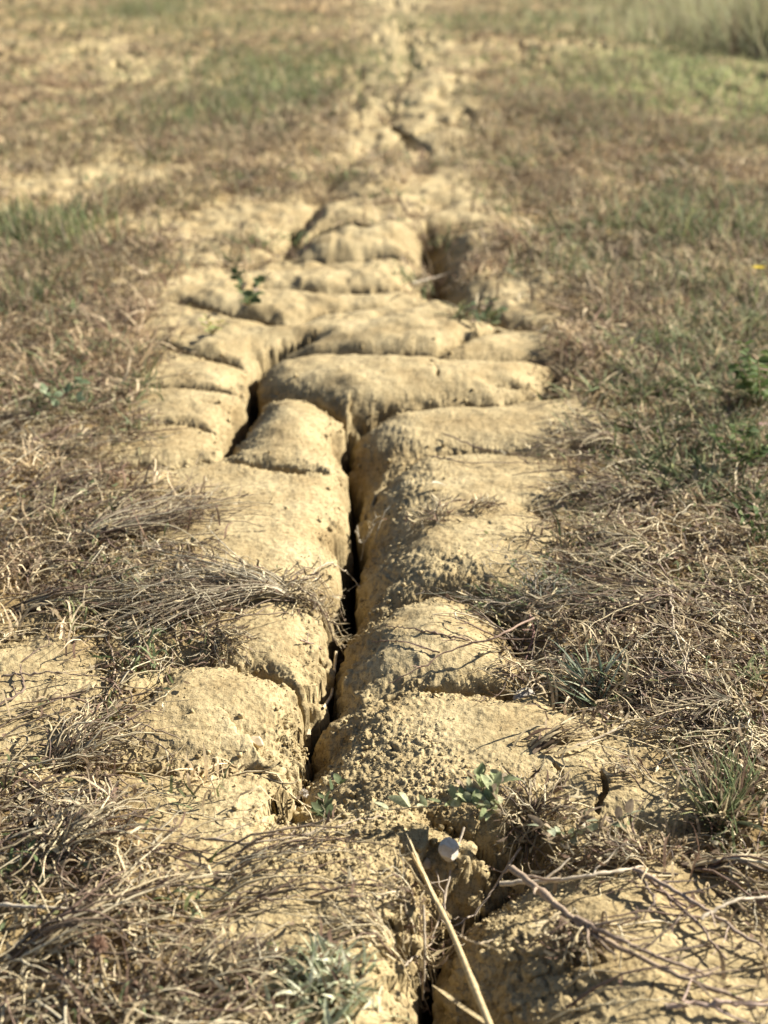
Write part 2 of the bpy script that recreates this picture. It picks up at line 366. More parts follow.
# ------------------------------------------------------------------ mesh helpers
def mesh_obj(name, V, Q, col, mat, origin=None, smooth=True, parent=None):
    V = np.asarray(V, np.float32).reshape(-1, 3)
    if origin is not None: V = V - np.asarray(origin, np.float32)
    Q = np.asarray(Q, np.int32).reshape(-1, 4)
    me = bpy.data.meshes.new(name)
    me.vertices.add(len(V)); me.vertices.foreach_set('co', V.ravel())
    me.loops.add(Q.size); me.loops.foreach_set('vertex_index', Q.ravel())
    me.polygons.add(len(Q)); me.polygons.foreach_set('loop_start', np.arange(len(Q), dtype=np.int32) * 4)
    me.polygons.foreach_set('use_smooth', np.full(len(Q), smooth))
    if col is not None:
        c = np.ones((len(V), 4), np.float32); c[:, :3] = col
        me.attributes.new('Col', 'FLOAT_COLOR', 'POINT').data.foreach_set('color', c.ravel())
    me.materials.append(mat); me.update(calc_edges=True)
    o = bpy.data.objects.new(name, me); COL.objects.link(o)
    if origin is not None and parent is None: o.location = origin
    if parent is not None: o.parent = parent
    return o
def tag(o, label, cat, group=None, kind=None):
    o['label'] = label; o['category'] = cat
    if group: o['group'] = group
    if kind: o['kind'] = kind
    return o
class Soup:                                  # collects quads for ONE object
    def __init__(s): s.V = []; s.Q = []; s.C = []; s.n = 0
    def add(s, V, Q, C):
        s.V.append(V); s.Q.append(Q + s.n); s.C.append(C); s.n += len(V)
    def obj(s, name, mat, origin=None, parent=None):
        return mesh_obj(name, np.concatenate(s.V), np.concatenate(s.Q), np.concatenate(s.C), mat, origin, parent=parent)
def frames(P):
    T = np.gradient(P, axis=1); T /= np.linalg.norm(T, axis=2, keepdims=True) + 1e-9
    up = np.zeros_like(T); up[..., 2] = 1
    sdv = np.cross(T, up); l = np.linalg.norm(sdv, axis=2, keepdims=True)
    sdv = np.where(l > .05, sdv / (l + 1e-9), np.array([1., 0, 0]))
    return T, sdv, np.cross(sdv, T)
def tubes(soup, P, RA, C, ns=3):             # P (N,K,3) RA (N,K) C (N,3)
    n, K = P.shape[:2]; T, S, U = frames(P)
    a = np.arange(ns) * 2 * math.pi / ns + .5
    V = P[:, :, None, :] + RA[:, :, None, None] * (np.cos(a)[None, None, :, None] * S[:, :, None, :] + np.sin(a)[None, None, :, None] * U[:, :, None, :])
    base = np.arange(n)[:, None, None] * K * ns + np.arange(K - 1)[None, :, None] * ns
    i = np.arange(ns)[None, None, :]; j = (i + 1) % ns
    Q = np.stack([base + i, base + j, base + ns + j, base + ns + i], -1).reshape(-1, 4)
    soup.add(V.reshape(-1, 3), Q, np.repeat(C, K * ns, 0))
def blades(soup, P, WD, C, tilt=None, fold=0.0):  # ribbons, optional centre fold
    n, K = P.shape[:2]; T, S, U = frames(P)
    if tilt is not None:
        c, s = np.cos(tilt)[:, None, None], np.sin(tilt)[:, None, None]; S, U = S * c + U * s, U * c - S * s
    if fold:
        V = np.stack([P - S * WD[..., None] + U * (fold * WD[..., None]), P, P + S * WD[..., None] + U * (fold * WD[..., None])], 2); m = 3
    else: V = np.stack([P - S * WD[..., None], P + S * WD[..., None]], 2); m = 2
    base = np.arange(n)[:, None, None] * K * m + np.arange(K - 1)[None, :, None] * m + np.arange(m - 1)[None, None, :]
    Q = np.stack([base, base + 1, base + m + 1, base + m], -1).reshape(-1, 4)
    soup.add(V.reshape(-1, 3), Q, np.repeat(C, K * m, 0))
PAL = np.array([(.58, .51, .34), (.47, .40, .26), (.32, .27, .175), (.40, .365, .27), (.20, .155, .11), (.18, .125, .095), (.66, .59, .42), (.10, .075, .055)])
PALP = np.array([.12, .12, .14, .11, .17, .15, .08, .11])
GRN = np.array([(.15, .19, .085), (.20, .24, .12), (.11, .145, .055), (.26, .29, .16), (.32, .33, .15)])
def strawcol(n): return np.array([1.03, .985, .90]) * PAL[rng.choice(len(PAL), n, p=PALP)] * rng.uniform(.85, 1.15, (n, 1))
def greencol(n): return GRN[rng.integers(0, len(GRN), n)] * rng.uniform(.8, 1.2, (n, 1))
def paths(x, y, phi, L, K, curl, bend=0, base=.001, arch=0, rise=0, kink=0, follow=True, z0=None):
    n = len(x); a = lambda q: np.broadcast_to(np.asarray(q, float), (n,))[:, None]
    t = np.linspace(0, 1, K)[None, :]
    ph = a(phi) + np.cumsum(rng.normal(0, 1, (n, K)) * a(curl) / math.sqrt(K), 1) + a(bend) * t
    st = (a(L) / (K - 1)) * np.ones((n, K))
    X = a(x) + np.concatenate([np.zeros((n, 1)), np.cumsum(np.cos(ph) * st, 1)[:, :-1]], 1)
    Y = a(y) + np.concatenate([np.zeros((n, 1)), np.cumsum(np.sin(ph) * st, 1)[:, :-1]], 1)
    if follow:
        g = gs(X, Y); p = np.pad(g, ((0, 0), (2, 2)), 'edge')
        sm = (p[:, :-4] + p[:, 1:-3] + p[:, 2:-2] + p[:, 3:-1] + p[:, 4:]) / 5
        g = np.maximum(g, sm)
    else: g = a(z0)
    Z = g + a(base) * np.minimum(1, .3 + 3 * t) + a(arch) * 4 * t * (1 - t) + a(rise) * t ** 1.3 + rng.normal(0, 1, (n, K)) * a(kink)
    return np.stack([X, Y, Z], -1)

# ------------------------------------------------------------------ ground (one sheet to the horizon)
nr, nc = GX.shape
idx = np.arange(nr * nc).reshape(nr, nc)
Q = np.stack([idx[:-1, :-1], idx[:-1, 1:], idx[1:, 1:], idx[1:, :-1]], -1).reshape(-1, 4)
gcol = np.ones((nr, nc, 3))
duff = sstep(.35, .85, STR + .35 * fbm(GX * 14, GY * 10, 101, 3)) * inside + (1 - inside)     # litter-stained soil between the plants
duff = duff * .85
gcol = gcol * (1 - duff[..., None]) + np.array([.64, .56, .46]) * duff[..., None]
gr = green(PX, PY) * inside + .3 * (1 - inside); gr = gr * sstep(2.5, 6, GY) * sstep(-.45, .2, fbm(GX * 1.5, GY * .8, 111, 3))
gcol = gcol * (1 - gr[..., None] * .8) + np.array([.46, .60, .44]) * gr[..., None] * .8
red = sstep(.0, .5, fbm(GX * 1.2 + 5, GY * .5, 121, 3)) * sstep(3, 7, GY) * STR * .3
gcol = gcol * (1 - red[..., None]) + np.array([.66, .50, .46]) * red[..., None]
dark = np.clip(sstep(-.012, -.06, CRK), 0, 1) * .58                                            # shade of the gaps put into the soil colour, by depth
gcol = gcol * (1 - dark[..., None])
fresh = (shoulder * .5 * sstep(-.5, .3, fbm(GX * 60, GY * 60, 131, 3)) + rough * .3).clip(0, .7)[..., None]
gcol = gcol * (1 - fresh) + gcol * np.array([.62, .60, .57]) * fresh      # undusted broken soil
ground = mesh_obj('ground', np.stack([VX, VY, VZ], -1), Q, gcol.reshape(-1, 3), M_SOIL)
ground['kind'] = 'structure'

# ------------------------------------------------------------------ mats of dry stems and grass (uncountable)
def scatter(n, y0, y1, power, seed=0, m=160):
    """points on the ground between two distances, denser near, kept by the straw map"""
    yy = y0 * (y1 / y0) ** rng.random(n) if power == 1 else y0 + (y1 - y0) * rng.random(n)
    ww = (.285 * yy + .06); xx = rng.uniform(-1, 1, n) * ww
    px, py = proj(xx, yy); d = mapv(STRAW, np.clip(px, 0, 767), np.clip(py, 0, 1023))
    return xx, yy, px, py, d
def clump(x, y, f, s): return fbm(x * f, y * f * .7, s, 3)
def near_mat(name, side, label):
    sp = Soup(); lf = Soup()
    x, y, px, py, d = scatter(80000, .60, 3.2, 2)
    den = np.clip(d + .5 * clump(x, y, 16, 201) * np.minimum(1, 2 * d), 0, 1) ** 2
    k = (rng.random(len(x)) < den * .24) & ((px < 350) == side) & (d > .22)
    x, y, px, py, d = x[k], y[k], px[k], py[k], d[k]; n = len(x)
    left = px < 350
    phi = np.where(left, rng.normal(.15, .55, n), rng.normal(2.95, .75, n)) + np.where(rng.random(n) < .2, rng.uniform(-3, 3, n), 0) + 1.6 * noise(x * 9, y * 9, 205)
    L = rng.uniform(.022, .095, n) * np.where(rng.random(n) < .12, 1.5, 1); r = rng.uniform(.0005, .00115, n) * (1 + .12 * y)
    P = paths(x, y, phi, L, 9, rng.uniform(.1, .75, n), rng.normal(0, .4, n), base=rng.random(n) ** 1.5 * .013 * d + .001, arch=rng.uniform(-.001, .006, n), rise=rng.uniform(-.002, .012, n) * d, kink=.0006)
    c = strawcol(n)
    tp = np.linspace(1, .35, 9)[None, :] * r[:, None] * (1 + .35 * (rng.random((n, 9)) < .2))
    tubes(sp, P, tp, c)
    # side twigs, two a stem
    for rep in range(2):
        i = rng.permutation(n)[: int(n * .75)]; kk = rng.integers(1, 8, len(i)); b = P[i, kk]
        ph = phi[i] + rng.choice([-1, 1], len(i)) * rng.uniform(.4, 1.2, len(i))
        m = len(i); K = 5; t = np.linspace(0, 1, K)[None, :]
        Lb = rng.uniform(.008, .03, m)[:, None]; phk = ph[:, None] + np.cumsum(rng.normal(0, .35, (m, K)), 1)
        B = np.stack([b[:, 0:1] + np.cumsum(np.cos(phk), 1) * Lb / K, b[:, 1:2] + np.cumsum(np.sin(phk), 1) * Lb / K, b[:, 2:3] + t * rng.uniform(-.002, .008, (m, 1))], -1)
        B[:, 0] = b
        B[..., 2] = np.maximum(B[..., 2], gs(B[..., 0], B[..., 1]) + .0004)
        tubes(sp, B, np.linspace(1, .4, K)[None, :] * r[i, None] * .65, c[i] * rng.uniform(.85, 1.2, (m, 1)))
    # shrivelled leaf scraps
    m = int(n * 3.2); i = rng.integers(0, n, m); kk = rng.integers(0, 9, m); b = P[i, kk] + rng.normal(0, 1, (m, 3)) * [.002, .002, .0006]
    K = 4; phk = (phi[i] + rng.normal(0, 1.2, m))[:, None] + np.cumsum(rng.normal(0, .6, (m, K)), 1); Lb = rng.uniform(.004, .014, m)[:, None]
    t = np.linspace(0, 1, K)[None, :]
    B = np.stack([b[:, 0:1] + np.cumsum(np.cos(phk), 1) * Lb / K, b[:, 1:2] + np.cumsum(np.sin(phk), 1) * Lb / K, b[:, 2:3] + t * rng.uniform(-.003, .006, (m, 1))], -1)
    B[..., 2] = np.maximum(B[..., 2], gs(B[..., 0], B[..., 1]) + .0004)
    g = rng.random(m) < green(px[i], py[i]) * .55
    cc = np.where(g[:, None], greencol(m), strawcol(m) * 1.1)
    blades(lf, B, np.array([.5, 1, .8, .1])[None, :] * rng.uniform(.0005, .0019, m)[:, None], cc, rng.uniform(-1.2, 1.2, m))
    o = sp.obj(name, M_STEM); tag(o, label[0], 'dry grass', kind='stuff')
    o2 = lf.obj(name.replace('stem', 'leaf'), M_LEAF); tag(o2, label[1], 'leaf litter', kind='stuff')
near_mat('dry_stem_mat', True, ('tangled mat of dead grey brown stems left of the crack', 'shrivelled leaf scraps caught in the dead stems left of the crack'))
near_mat('dry_stem_mat', False, ('tangled mat of dead grey brown stems right of the crack', 'shrivelled leaf scraps caught in the dead stems right of the crack'))

def grass(name, n, y0, y1, K, hmin, hmax, wd, label, kill=1.0, up=.5, greenness=1.0, floor=.0):
    sp = Soup(); m = n // 16; x, y, px, py, d = scatter(m, y0, y1, 1.0 if y1 > 10 else 2)
    if y0 > 1: d = np.maximum(d, sstep(2.5, 3.1, y) * .62 * bil(rough, x, y) * sstep(-.35, .2, clump(x, y, 5, 307)) + sstep(2.5, 3.1, y) * sstep(9, 6, y) * .42 * sstep(.25, .5, clump(x, y, 7, 309)))
    den = np.clip(d * 1.05 + (1.0 * clump(x, y, .9 if y1 > 10 else 3.2, 301) + .5 * clump(x, y, 9, 303)) * np.minimum(1, 2 * d), 0, 1) ** 1.5 + .5 * np.exp(-((px - 720) / 80) ** 2 - ((py - 410) / 100) ** 2)
    k = (rng.random(m) < np.maximum(den * kill, floor)) & (d > .25); x, y, px, py, d = x[k], y[k], px[k], py[k], d[k]
    m = len(x); g0 = green(px, py); isg = rng.random(m) < g0 * greenness; ti = rng.integers(0, m, int(n * k.mean() * 1.2)); n = len(ti)
    pt = (1.08 + .55 * fbm(x * 1.3, y * .8, 311, 3))[:, None] * rng.choice([.6, 1, 1.35], (m, 1)); tc = strawcol(m) * pt; tg = greencol(m) * 1.1 * pt; th = rng.uniform(.35, 1.1, m) ** 1.3
    sg = .010 * (1 + .5 * y[ti]) * rng.uniform(.3, 1.6, n)
    x = x[ti] + rng.normal(0, 1, n) * sg; y = y[ti] + rng.normal(0, 1, n) * sg * 1.3; px, py, d = px[ti], py[ti], d[ti]
    phi = rng.uniform(0, 2 * math.pi, n); L = rng.uniform(hmin, hmax, n) * th[ti]; g = g0[ti]
    upr = np.clip(rng.normal(up, .3, n) + .12 * (g > .5), .0, 1.3)
    P = paths(x, y, phi, L * np.cos(np.clip(upr, 0, 1.3)), K, .5, rng.normal(0, .8, n), base=rng.random(n) * .01, rise=L * np.sin(np.clip(upr, 0, 1.3)), arch=rng.uniform(0, .01, n))
    gg = isg[ti] & (rng.random(n) < .8)
    redp = (.5 + .5 * noise(x * 1.1, y * .5, 77))[:, None]
    sc = 1.15 * (.65 * tc[ti] + .35 * strawcol(n)) * (1 - redp * .16 * np.array([0.3, .8, .8]))
    c = np.where(gg[:, None], .5 * tg[ti] + .5 * greencol(n), sc)
    prof = np.clip(1.1 - np.linspace(0, 1, K) ** 1.5, .08, 1)[None, :]
    blades(sp, P, prof * (wd * rng.uniform(.5, 1.4, n) * (1 + y * .12))[:, None], c, rng.uniform(-.9, .9, n))
    return tag(sp.obj(name, M_LEAF), label, 'grass', kind='stuff')
grass('grass_blade_cover', 38000, .62, 2.9, 6, .015, .05, .0009, 'short grass blades, straw and green, among the dead stems nearby', kill=.5, up=.4)
grass('field_grass', 150000, 2.0, 6.5, 5, .02, .08, .0012, 'dry stubble and small green grass over the middle of the field', kill=.85, up=.28)
grass('far_field_grass', 170000, 6.0, 34, 4, .03, .10, .0013, 'blurred brown and green grass cover over the far field', kill=.8, up=.28)

# loose crumbs of soil
def crumbs():
    import bmesh
    sp = Soup(); n = 110000
    y = .62 * (2.3 / .62) ** rng.random(n); x = rng.uniform(-1, 1, n) * (.28 * y + .04)
    gvv = bil(grav, x, y); k = rng.random(n) < (.015 + .55 * gvv ** 1.5); x, y = x[k], y[k]; n = len(x)
    z = gz(x, y); k = z > gs(x, y) - .01; x, y, z = x[k], y[k], z[k]; n = len(x)
    s = rng.uniform(.00025, .0009, n) * (1 + 2.2 * (rng.random(n) < .05)) * (.6 + .4 * y)
    cube = np.array([(a, b, c) for a in (-1, 1) for b in (-1, 1) for c in (-1, 1)], float)
    V = cube[None] * rng.uniform(.5, 1.05, (n, 8, 3)) * s[:, None, None] * .8
    a = rng.uniform(0, 6.28, n); ca, sa = np.cos(a)[:, None], np.sin(a)[:, None]
    V = np.stack([V[..., 0] * ca - V[..., 1] * sa, V[..., 0] * sa + V[..., 1] * ca, V[..., 2]], -1)
    V += np.stack([x, y, z + s * .4], -1)[:, None]
    f = np.array([(0, 1, 3, 2), (4, 6, 7, 5), (0, 4, 5, 1), (2, 3, 7, 6), (0, 2, 6, 4), (1, 5, 7, 3)])
    Qc = (np.arange(n)[:, None, None] * 8 + f[None]).reshape(-1, 4)
    sp.add(V.reshape(-1, 3), Qc, np.ones((n * 8, 3)) * rng.uniform(.85, 1.15, (n, 1)).repeat(8, 0))
    return tag(sp.obj('soil_crumb_scatter', M_SOIL), 'loose crumbs of dry soil strewn over the cracked blocks', 'soil crumbs', kind='stuff')
crumbs()

# ------------------------------------------------------------------ single plants
def rel_obj(soup, name, mat, origin, parent=None):
    if parent is None: return soup.obj(name, mat, origin)
    V = np.concatenate(soup.V) - np.asarray(origin)
    return mesh_obj(name, V, np.concatenate(soup.Q), np.concatenate(soup.C), mat, None, parent=parent)
def empty(name, loc):
    o = bpy.data.objects.new(name, None); o.empty_display_size = .02; COL.objects.link(o); o.location = loc; return o
def dry_tuft(px, py, label, n=60, a=(0, 360), L=(.04, .12), r=.0008, curl=.5, rise=.012, green_=0.0, cat='dry plant', name='dry_tuft', blade=.5, spread=.006, cols=None, leafw=.0011):
    x0, y0, z0 = on(px, py); root = empty(name, (x0, y0, z0)); tag(root, label, cat)
    sp = Soup()
    phi = np.radians(rng.uniform(a[0], a[1], n)); LL = rng.uniform(L[0], L[1], n)
    x = x0 + rng.normal(0, spread, n); yy = y0 + rng.normal(0, spread, n)
    P = paths(x, yy, phi, LL, 11, curl * rng.uniform(.4, 1.3, n), rng.normal(0, .35, n), base=rng.uniform(.001, .010, n), arch=rng.uniform(0, rise, n), rise=rng.uniform(-.2, 1, n) * rise, kink=.0005)
    c = strawcol(n) if cols is None else np.array(cols)[rng.integers(0, len(cols), n)] * rng.uniform(.85, 1.15, (n, 1))
    tubes(sp, P, np.linspace(1, .35, 11)[None] * (r * rng.uniform(.5, 1.3, n))[:, None], c, 4)
    for rep in range(2):
        kk = rng.integers(2, 10, n); b = P[np.arange(n), kk]; K = 5
        phk = (phi + rng.choice([-1, 1], n) * rng.uniform(.3, 1., n))[:, None] + np.cumsum(rng.normal(0, .3, (n, K)), 1)
        Lb = (LL * rng.uniform(.12, .35, n))[:, None]; t = np.linspace(0, 1, K)[None]
        B = np.stack([b[:, 0:1] + np.cumsum(np.cos(phk), 1) * Lb / K, b[:, 1:2] + np.cumsum(np.sin(phk), 1) * Lb / K, b[:, 2:3] + t * rng.uniform(-.001, .008, (n, 1))], -1); B[:, 0] = b
        B[..., 2] = np.maximum(B[..., 2], gs(B[..., 0], B[..., 1]) + .0004)
        tubes(sp, B, np.linspace(1, .4, K)[None] * (r * .5) * np.ones((n, 1)), c * rng.uniform(.9, 1.2, (n, 1)))
    rel_obj(sp, 'stem_spray', M_STEM, (x0, y0, z0), root)
    m = int(n * blade * 6)
    if m:
        lf = Soup(); i = rng.integers(0, n, m); kk = rng.integers(2, 11, m); b = P[i, kk]; K = 4
        phk = (phi[i] + rng.normal(0, .8, m))[:, None] + np.cumsum(rng.normal(0, .4, (m, K)), 1); Lb = rng.uniform(.005, .016, m)[:, None]; t = np.linspace(0, 1, K)[None]
        B = np.stack([b[:, 0:1] + np.cumsum(np.cos(phk), 1) * Lb / K, b[:, 1:2] + np.cumsum(np.sin(phk), 1) * Lb / K, b[:, 2:3] + t * rng.uniform(-.003, .009, (m, 1))], -1); B[:, 0] = b
        B[..., 2] = np.maximum(B[..., 2], gs(B[..., 0], B[..., 1]) + .0005)
        cc = np.where(rng.random((m, 1)) < green_, greencol(m), strawcol(m) * 1.1)
        blades(lf, B, np.array([.5, 1, .8, .08])[None] * (leafw * rng.uniform(.5, 1.2, m))[:, None], cc, rng.uniform(-1, 1, m))
        rel_obj(lf, 'leaf_spray', M_LEAF, (x0, y0, z0), root)
    return root
def grass_tuft(px, py, label, n=70, L=(.03, .07), up=(.3, 1.2), wd=.0014, cols=GRN, dry=.3, a=(0, 360), cat='grass tuft', name='grass_tuft', spread=.008):
    x0, y0, z0 = on(px, py); lf = Soup(); K = 7
    phi = np.radians(rng.uniform(a[0], a[1], n)); LL = rng.uniform(L[0], L[1], n); u = rng.uniform(up[0], up[1], n)
    x = x0 + rng.normal(0, spread, n); yy = y0 + rng.normal(0, spread, n)
    P = paths(x, yy, phi, LL * np.cos(u), K, .35, rng.normal(0, .6, n), base=.001, rise=LL * np.sin(u), arch=rng.uniform(0, .2, n) * LL, follow=False, z0=gs(x, yy))
    P[..., 2] = np.maximum(P[..., 2], gs(P[..., 0], P[..., 1]) + .0005)
    c = np.array(cols)[rng.integers(0, len(cols), n)] * rng.uniform(.8, 1.2, (n, 1)); c = np.where(rng.random((n, 1)) < dry, strawcol(n), c)
    blades(lf, P, np.clip(1.05 - np.linspace(0, 1, K) ** 2, .05, 1)[None] * (wd * rng.uniform(.5, 1.2, n))[:, None], c, rng.uniform(-.8, .8, n), fold=.35)
    return tag(lf.obj(name, M_LEAF, (x0, y0, z0)), label, cat)
def spline(pts, K):
    pts = np.array(pts, float); d = np.concatenate([[0], np.cumsum(np.linalg.norm(np.diff(pts, axis=0), axis=1))]); t = np.linspace(0, d[-1], K)
    S = np.stack([np.interp(t, d, pts[:, i]) for i in range(3)], -1)
    for _ in range(max(1, K // 10)): S[1:-1] = (S[:-2] + 2 * S[1:-1] + S[2:]) / 4
    return S
def twig(pts, label, r=.0012, name='twig', cat='twig', col=(.30, .21, .15), K=26, side=0, parent=None, nodes=5, taper=.5, wob=.0006, stiff=False):
    """pts: (px, py, height above the ground)"""
    W = []
    for px, py, h in pts:
        x, y, z = on(px, py)
        for _ in range(4): x, y = at(px, py, z + h); z = float(gs(x, y))
        W.append((float(x), float(y), z + h))
    if stiff:
        zs = np.array([w[2] - p[2] for w, p in zip(W, pts)]); ii = np.arange(len(zs)); st = 1 if len(zs) > 2 else 0
        fit = np.polyval(np.polyfit(ii[st:], zs[st:], 1), ii) if len(zs) > 3 else np.full(len(zs), zs[st:].max()); zz = np.clip(fit, zs.min(), zs.max() + .004)
        W = [(*map(float, at(p[0], p[1], z + p[2])), z + p[2]) for p, z in zip(pts, zz)]
    P = spline(W, K) + rng.normal(0, wob, (K, 3)); t = np.linspace(0, 1, K)
    for k in range(K): P[k, 2] = max(P[k, 2], float(gz(P[k, 0], P[k, 1])) + r * .6)
    ra = r * (1 - (1 - taper) * t)
    for q in rng.integers(2, K - 2, nodes): ra[q] *= 1.35
    sp = Soup(); tubes(sp, P[None], ra[None], np.array([col]), 7)
    for k in range(side):
        q = rng.integers(3, K - 2); d = P[min(q + 1, K - 1)] - P[q - 1]; an = math.atan2(d[1], d[0]) + rng.choice([-1, 1]) * rng.uniform(.4, 1.0)
        Lb = rng.uniform(.010, .035); B = P[q] + np.linspace(0, 1, 6)[:, None] * np.array([math.cos(an) * Lb, math.sin(an) * Lb, rng.uniform(-.2, .5) * Lb]) + np.cumsum(rng.normal(0, .0006, (6, 3)), 0)
        B[0] = P[q]; tubes(sp, B[None], np.linspace(ra[q] * .6, ra[q] * .25, 6)[None], np.array([col]) * 1.15, 5)
    o = sp.obj(name, M_STEM, P[0]); return tag(o, label, cat), P
def ovate(soup, base, az, pitch, L, W, col, roll=0, cup=.25, K=7):
    t = np.linspace(0, 1, K); prof = np.sin(math.pi * np.clip(t, 0, 1) ** .8) ** .8 + .04
    d = np.array([math.cos(az) * math.cos(pitch), math.sin(az) * math.cos(pitch), math.sin(pitch)])
    P = base + t[:, None] * d * L; P[:, 2] -= .25 * L * t ** 2
    blades(soup, P[None], (prof * W)[None], np.array([col]), np.array([roll]), fold=cup)
def weed(px, py, runners, label, name='leafy_weed', cols=((.17, .22, .12), (.22, .27, .16), (.28, .31, .20)), LW=(.011, .0032), nl=9, cat='weed', dead=.15):
    x0, y0, z0 = on(px, py); root = empty(name, (x0, y0, z0)); tag(root, label, cat); sp = Soup(); lf = Soup()
    for ru in runners:
        W = []
        for (qx, qy, h) in ru:
            x, y, z = on(qx, qy)
            z = max(z, z0) + .010
            x, y = at(qx, qy, z + h)
            W.append((float(x), float(y), z + h))
        P = spline(W, 16) + rng.normal(0, .0003, (16, 3)); tubes(sp, P[None], np.linspace(.0009, .0005, 16)[None], np.array([(.30, .24, .15)]), 5)
        for k in np.linspace(2, 15, nl).astype(int):
            d = P[min(k + 1, 15)] - P[k - 1]; a0 = math.atan2(d[1], d[0])
            for sgn in (-1, 1):
                if rng.random() < .15: continue
                c = np.array(cols[rng.integers(0, len(cols))]) * rng.uniform(.85, 1.15)
                if rng.random() < dead: c = np.array((.36, .28, .19))
                ovate(lf, P[k], a0 + sgn * rng.uniform(.4, 1.3), rng.uniform(.1, 1.2), LW[0] * rng.uniform(.6, 1.25), LW[1] * rng.uniform(.7, 1.2), c, rng.uniform(-.9, .9))
    rel_obj(sp, 'stem_spray', M_STEM, (x0, y0, z0), root); rel_obj(lf, 'foliage', M_LEAF, (x0, y0, z0), root); return root
def stone(px, py, rpx, label, mat, name='pebble', sink=.25, sq=(1, .8, .8), cuts=9, seed=1, z=None, lift=0, flat=False):
    import bmesh
    g = np.random.default_rng(seed); x, y, zz = on(px, py)
    if z is not None: x, y = at(px, py, z); x, y, zz = float(x), float(y), z
    r = rpx * pxm(py); bm = bmesh.new(); bmesh.ops.create_icosphere(bm, subdivisions=4, radius=1)
    nn = g.normal(0, 1, (cuts, 3)); nn /= np.linalg.norm(nn, axis=1, keepdims=True); dd = g.uniform(.5, .8, cuts)
    for v in bm.verts:
        p = np.array(v.co)
        for a, b in zip(nn, dd):
            e = p @ a - b
            if e > 0: p = p - a * e
        f = 1 + .05 * float(fbm(np.array([p[0] * 3 + seed]), np.array([p[1] * 3 + p[2] * 2]), seed, 3)[0])
        v.co = Vector(p * f * r * np.array(sq))
    me = bpy.data.meshes.new(name); bm.to_mesh(me); bm.free(); me.materials.append(mat)
    me.polygons.foreach_set('use_smooth', np.full(len(me.polygons), not flat))
    o = bpy.data.objects.new(name, me); COL.objects.link(o); o.location = (x, y, zz + r * sq[2] * (1 - 2 * sink) + lift); o.rotation_euler = (0, 0, g.uniform(0, 6))
    return tag(o, label, 'stone')
M_WST = stone_mat('white_stone', (.62, .57, .48), (.46, .40, .30)); M_BST = stone_mat('brown_stone', (.40, .31, .19), (.28, .2, .12)); M_TST = stone_mat('tan_stone', (.56, .46, .30), (.42, .33, .2))
M_GST = stone_mat('grey_stone', (.38, .34, .28), (.26, .23, .19))
stone(446, 864, 15, 'angular white stone on the soil above the lowest crack', M_WST, sq=(1, .9, .95), cuts=14, seed=6, sink=.0, flat=True, lift=.003)
stone(425, 868, 10, 'small brown pebble touching the left side of the white stone', M_BST, seed=5)
stone(256, 744, 9, 'small tan pebble at the front edge of the left block', M_TST, sq=(1.2, .8, .8), seed=8)
stone(524, 697, 12, 'grey stone wedged below the hole beside the grey green tuft', M_GST, sq=(1.1, .8, .9), seed=9, sink=.5)
stone(306, 738, 9, 'tan clod lodged in the middle crack', M_TST, name='soil_clod', seed=11, z=-.05)
stone(440, 948, 20, 'brown clod jammed deep in the lowest crack behind the straw', M_BST, name='soil_clod', seed=12, z=-.075)
stone(455, 905, 11, 'brown clod at the head of the lowest crack', M_BST, name='soil_clod', seed=14, z=-.07)
stone(75, 148, 5, 'pale blurred stone far out in the left field', M_WST, seed=19, sink=.3)
stone(292, 812, 7, 'pale clod in the small gap left of the leafy weed', M_TST, name='soil_clod', seed=21)

# left side
dry_tuft(288, 600, 'flattened dead tuft with stems fanned out left over the big left block', n=120, a=(145, 215), L=(.06, .20), rise=.014, r=.0009, curl=.2, cols=[(.50, .43, .29), (.36, .30, .2), (.2, .15, .1), (.56, .5, .36)])
dry_tuft(290, 598, 'short spiky dead tuft at the hub of the left fan, stems reaching towards the crack', n=60, a=(-70, 75), L=(.02, .065), rise=.012)
dry_tuft(70, 548, 'sheaf of long dead stems combed to the right at the left edge', n=80, a=(5, 50), L=(.08, .22), curl=.3, r=.0009)
dry_tuft(20, 610, 'flat sheaf of dead stems lying level at the left edge below the fan', n=45, a=(-8, 14), L=(.08, .2), curl=.25, r=.0009)
dry_tuft(215, 640, 'dead stems drooping over the front edge of the big left block', n=50, a=(-120, -10), L=(.02, .06), rise=.008)
dry_tuft(60, 770, 'grey straw heap left of the lower left block', n=60, a=(0, 90), L=(.03, .09))
dry_tuft(20, 960, 'coarse dead stems spreading right from the bottom left corner', n=36, a=(-5, 45), L=(.05, .15), r=.0011, curl=.3, rise=.02)
dry_tuft(60, 860, 'curly pale stems over the lower left mat', n=45, a=(-20, 70), L=(.03, .09), r=.0010, curl=.7, rise=.018)
dry_tuft(200, 985, 'thin brown stems lying level left of the pale green tuft', n=50, a=(-10, 40), L=(.02, .06), r=.0009, curl=.4)
dry_tuft(230, 880, 'a few long stems reaching right over the bare lower left slope', n=22, a=(0, 30), L=(.05, .12), r=.0009, curl=.3, blade=.3, spread=.02)
grass_tuft(322, 990, 'pale green grass tuft at the bottom edge left of the crack', n=230, L=(.014, .030), up=(.15, 1.0), wd=.0018, cols=[(.50, .53, .34), (.38, .43, .26), (.62, .62, .44)], dry=.25, spread=.015)
dry_tuft(30, 455, 'brown dead tuft on the left edge above the sheaf', n=50, a=(-20, 60), L=(.05, .14), r=.001)
weed(50, 400, [[(20, 404, .01), (50, 396, .03), (90, 402, .02)], [(60, 410, .01), (40, 385, .04)], [(60, 402, .01), (80, 380, .03)]], 'small green weed blurred at the left edge beside the block stack', LW=(.016, .005), nl=8)
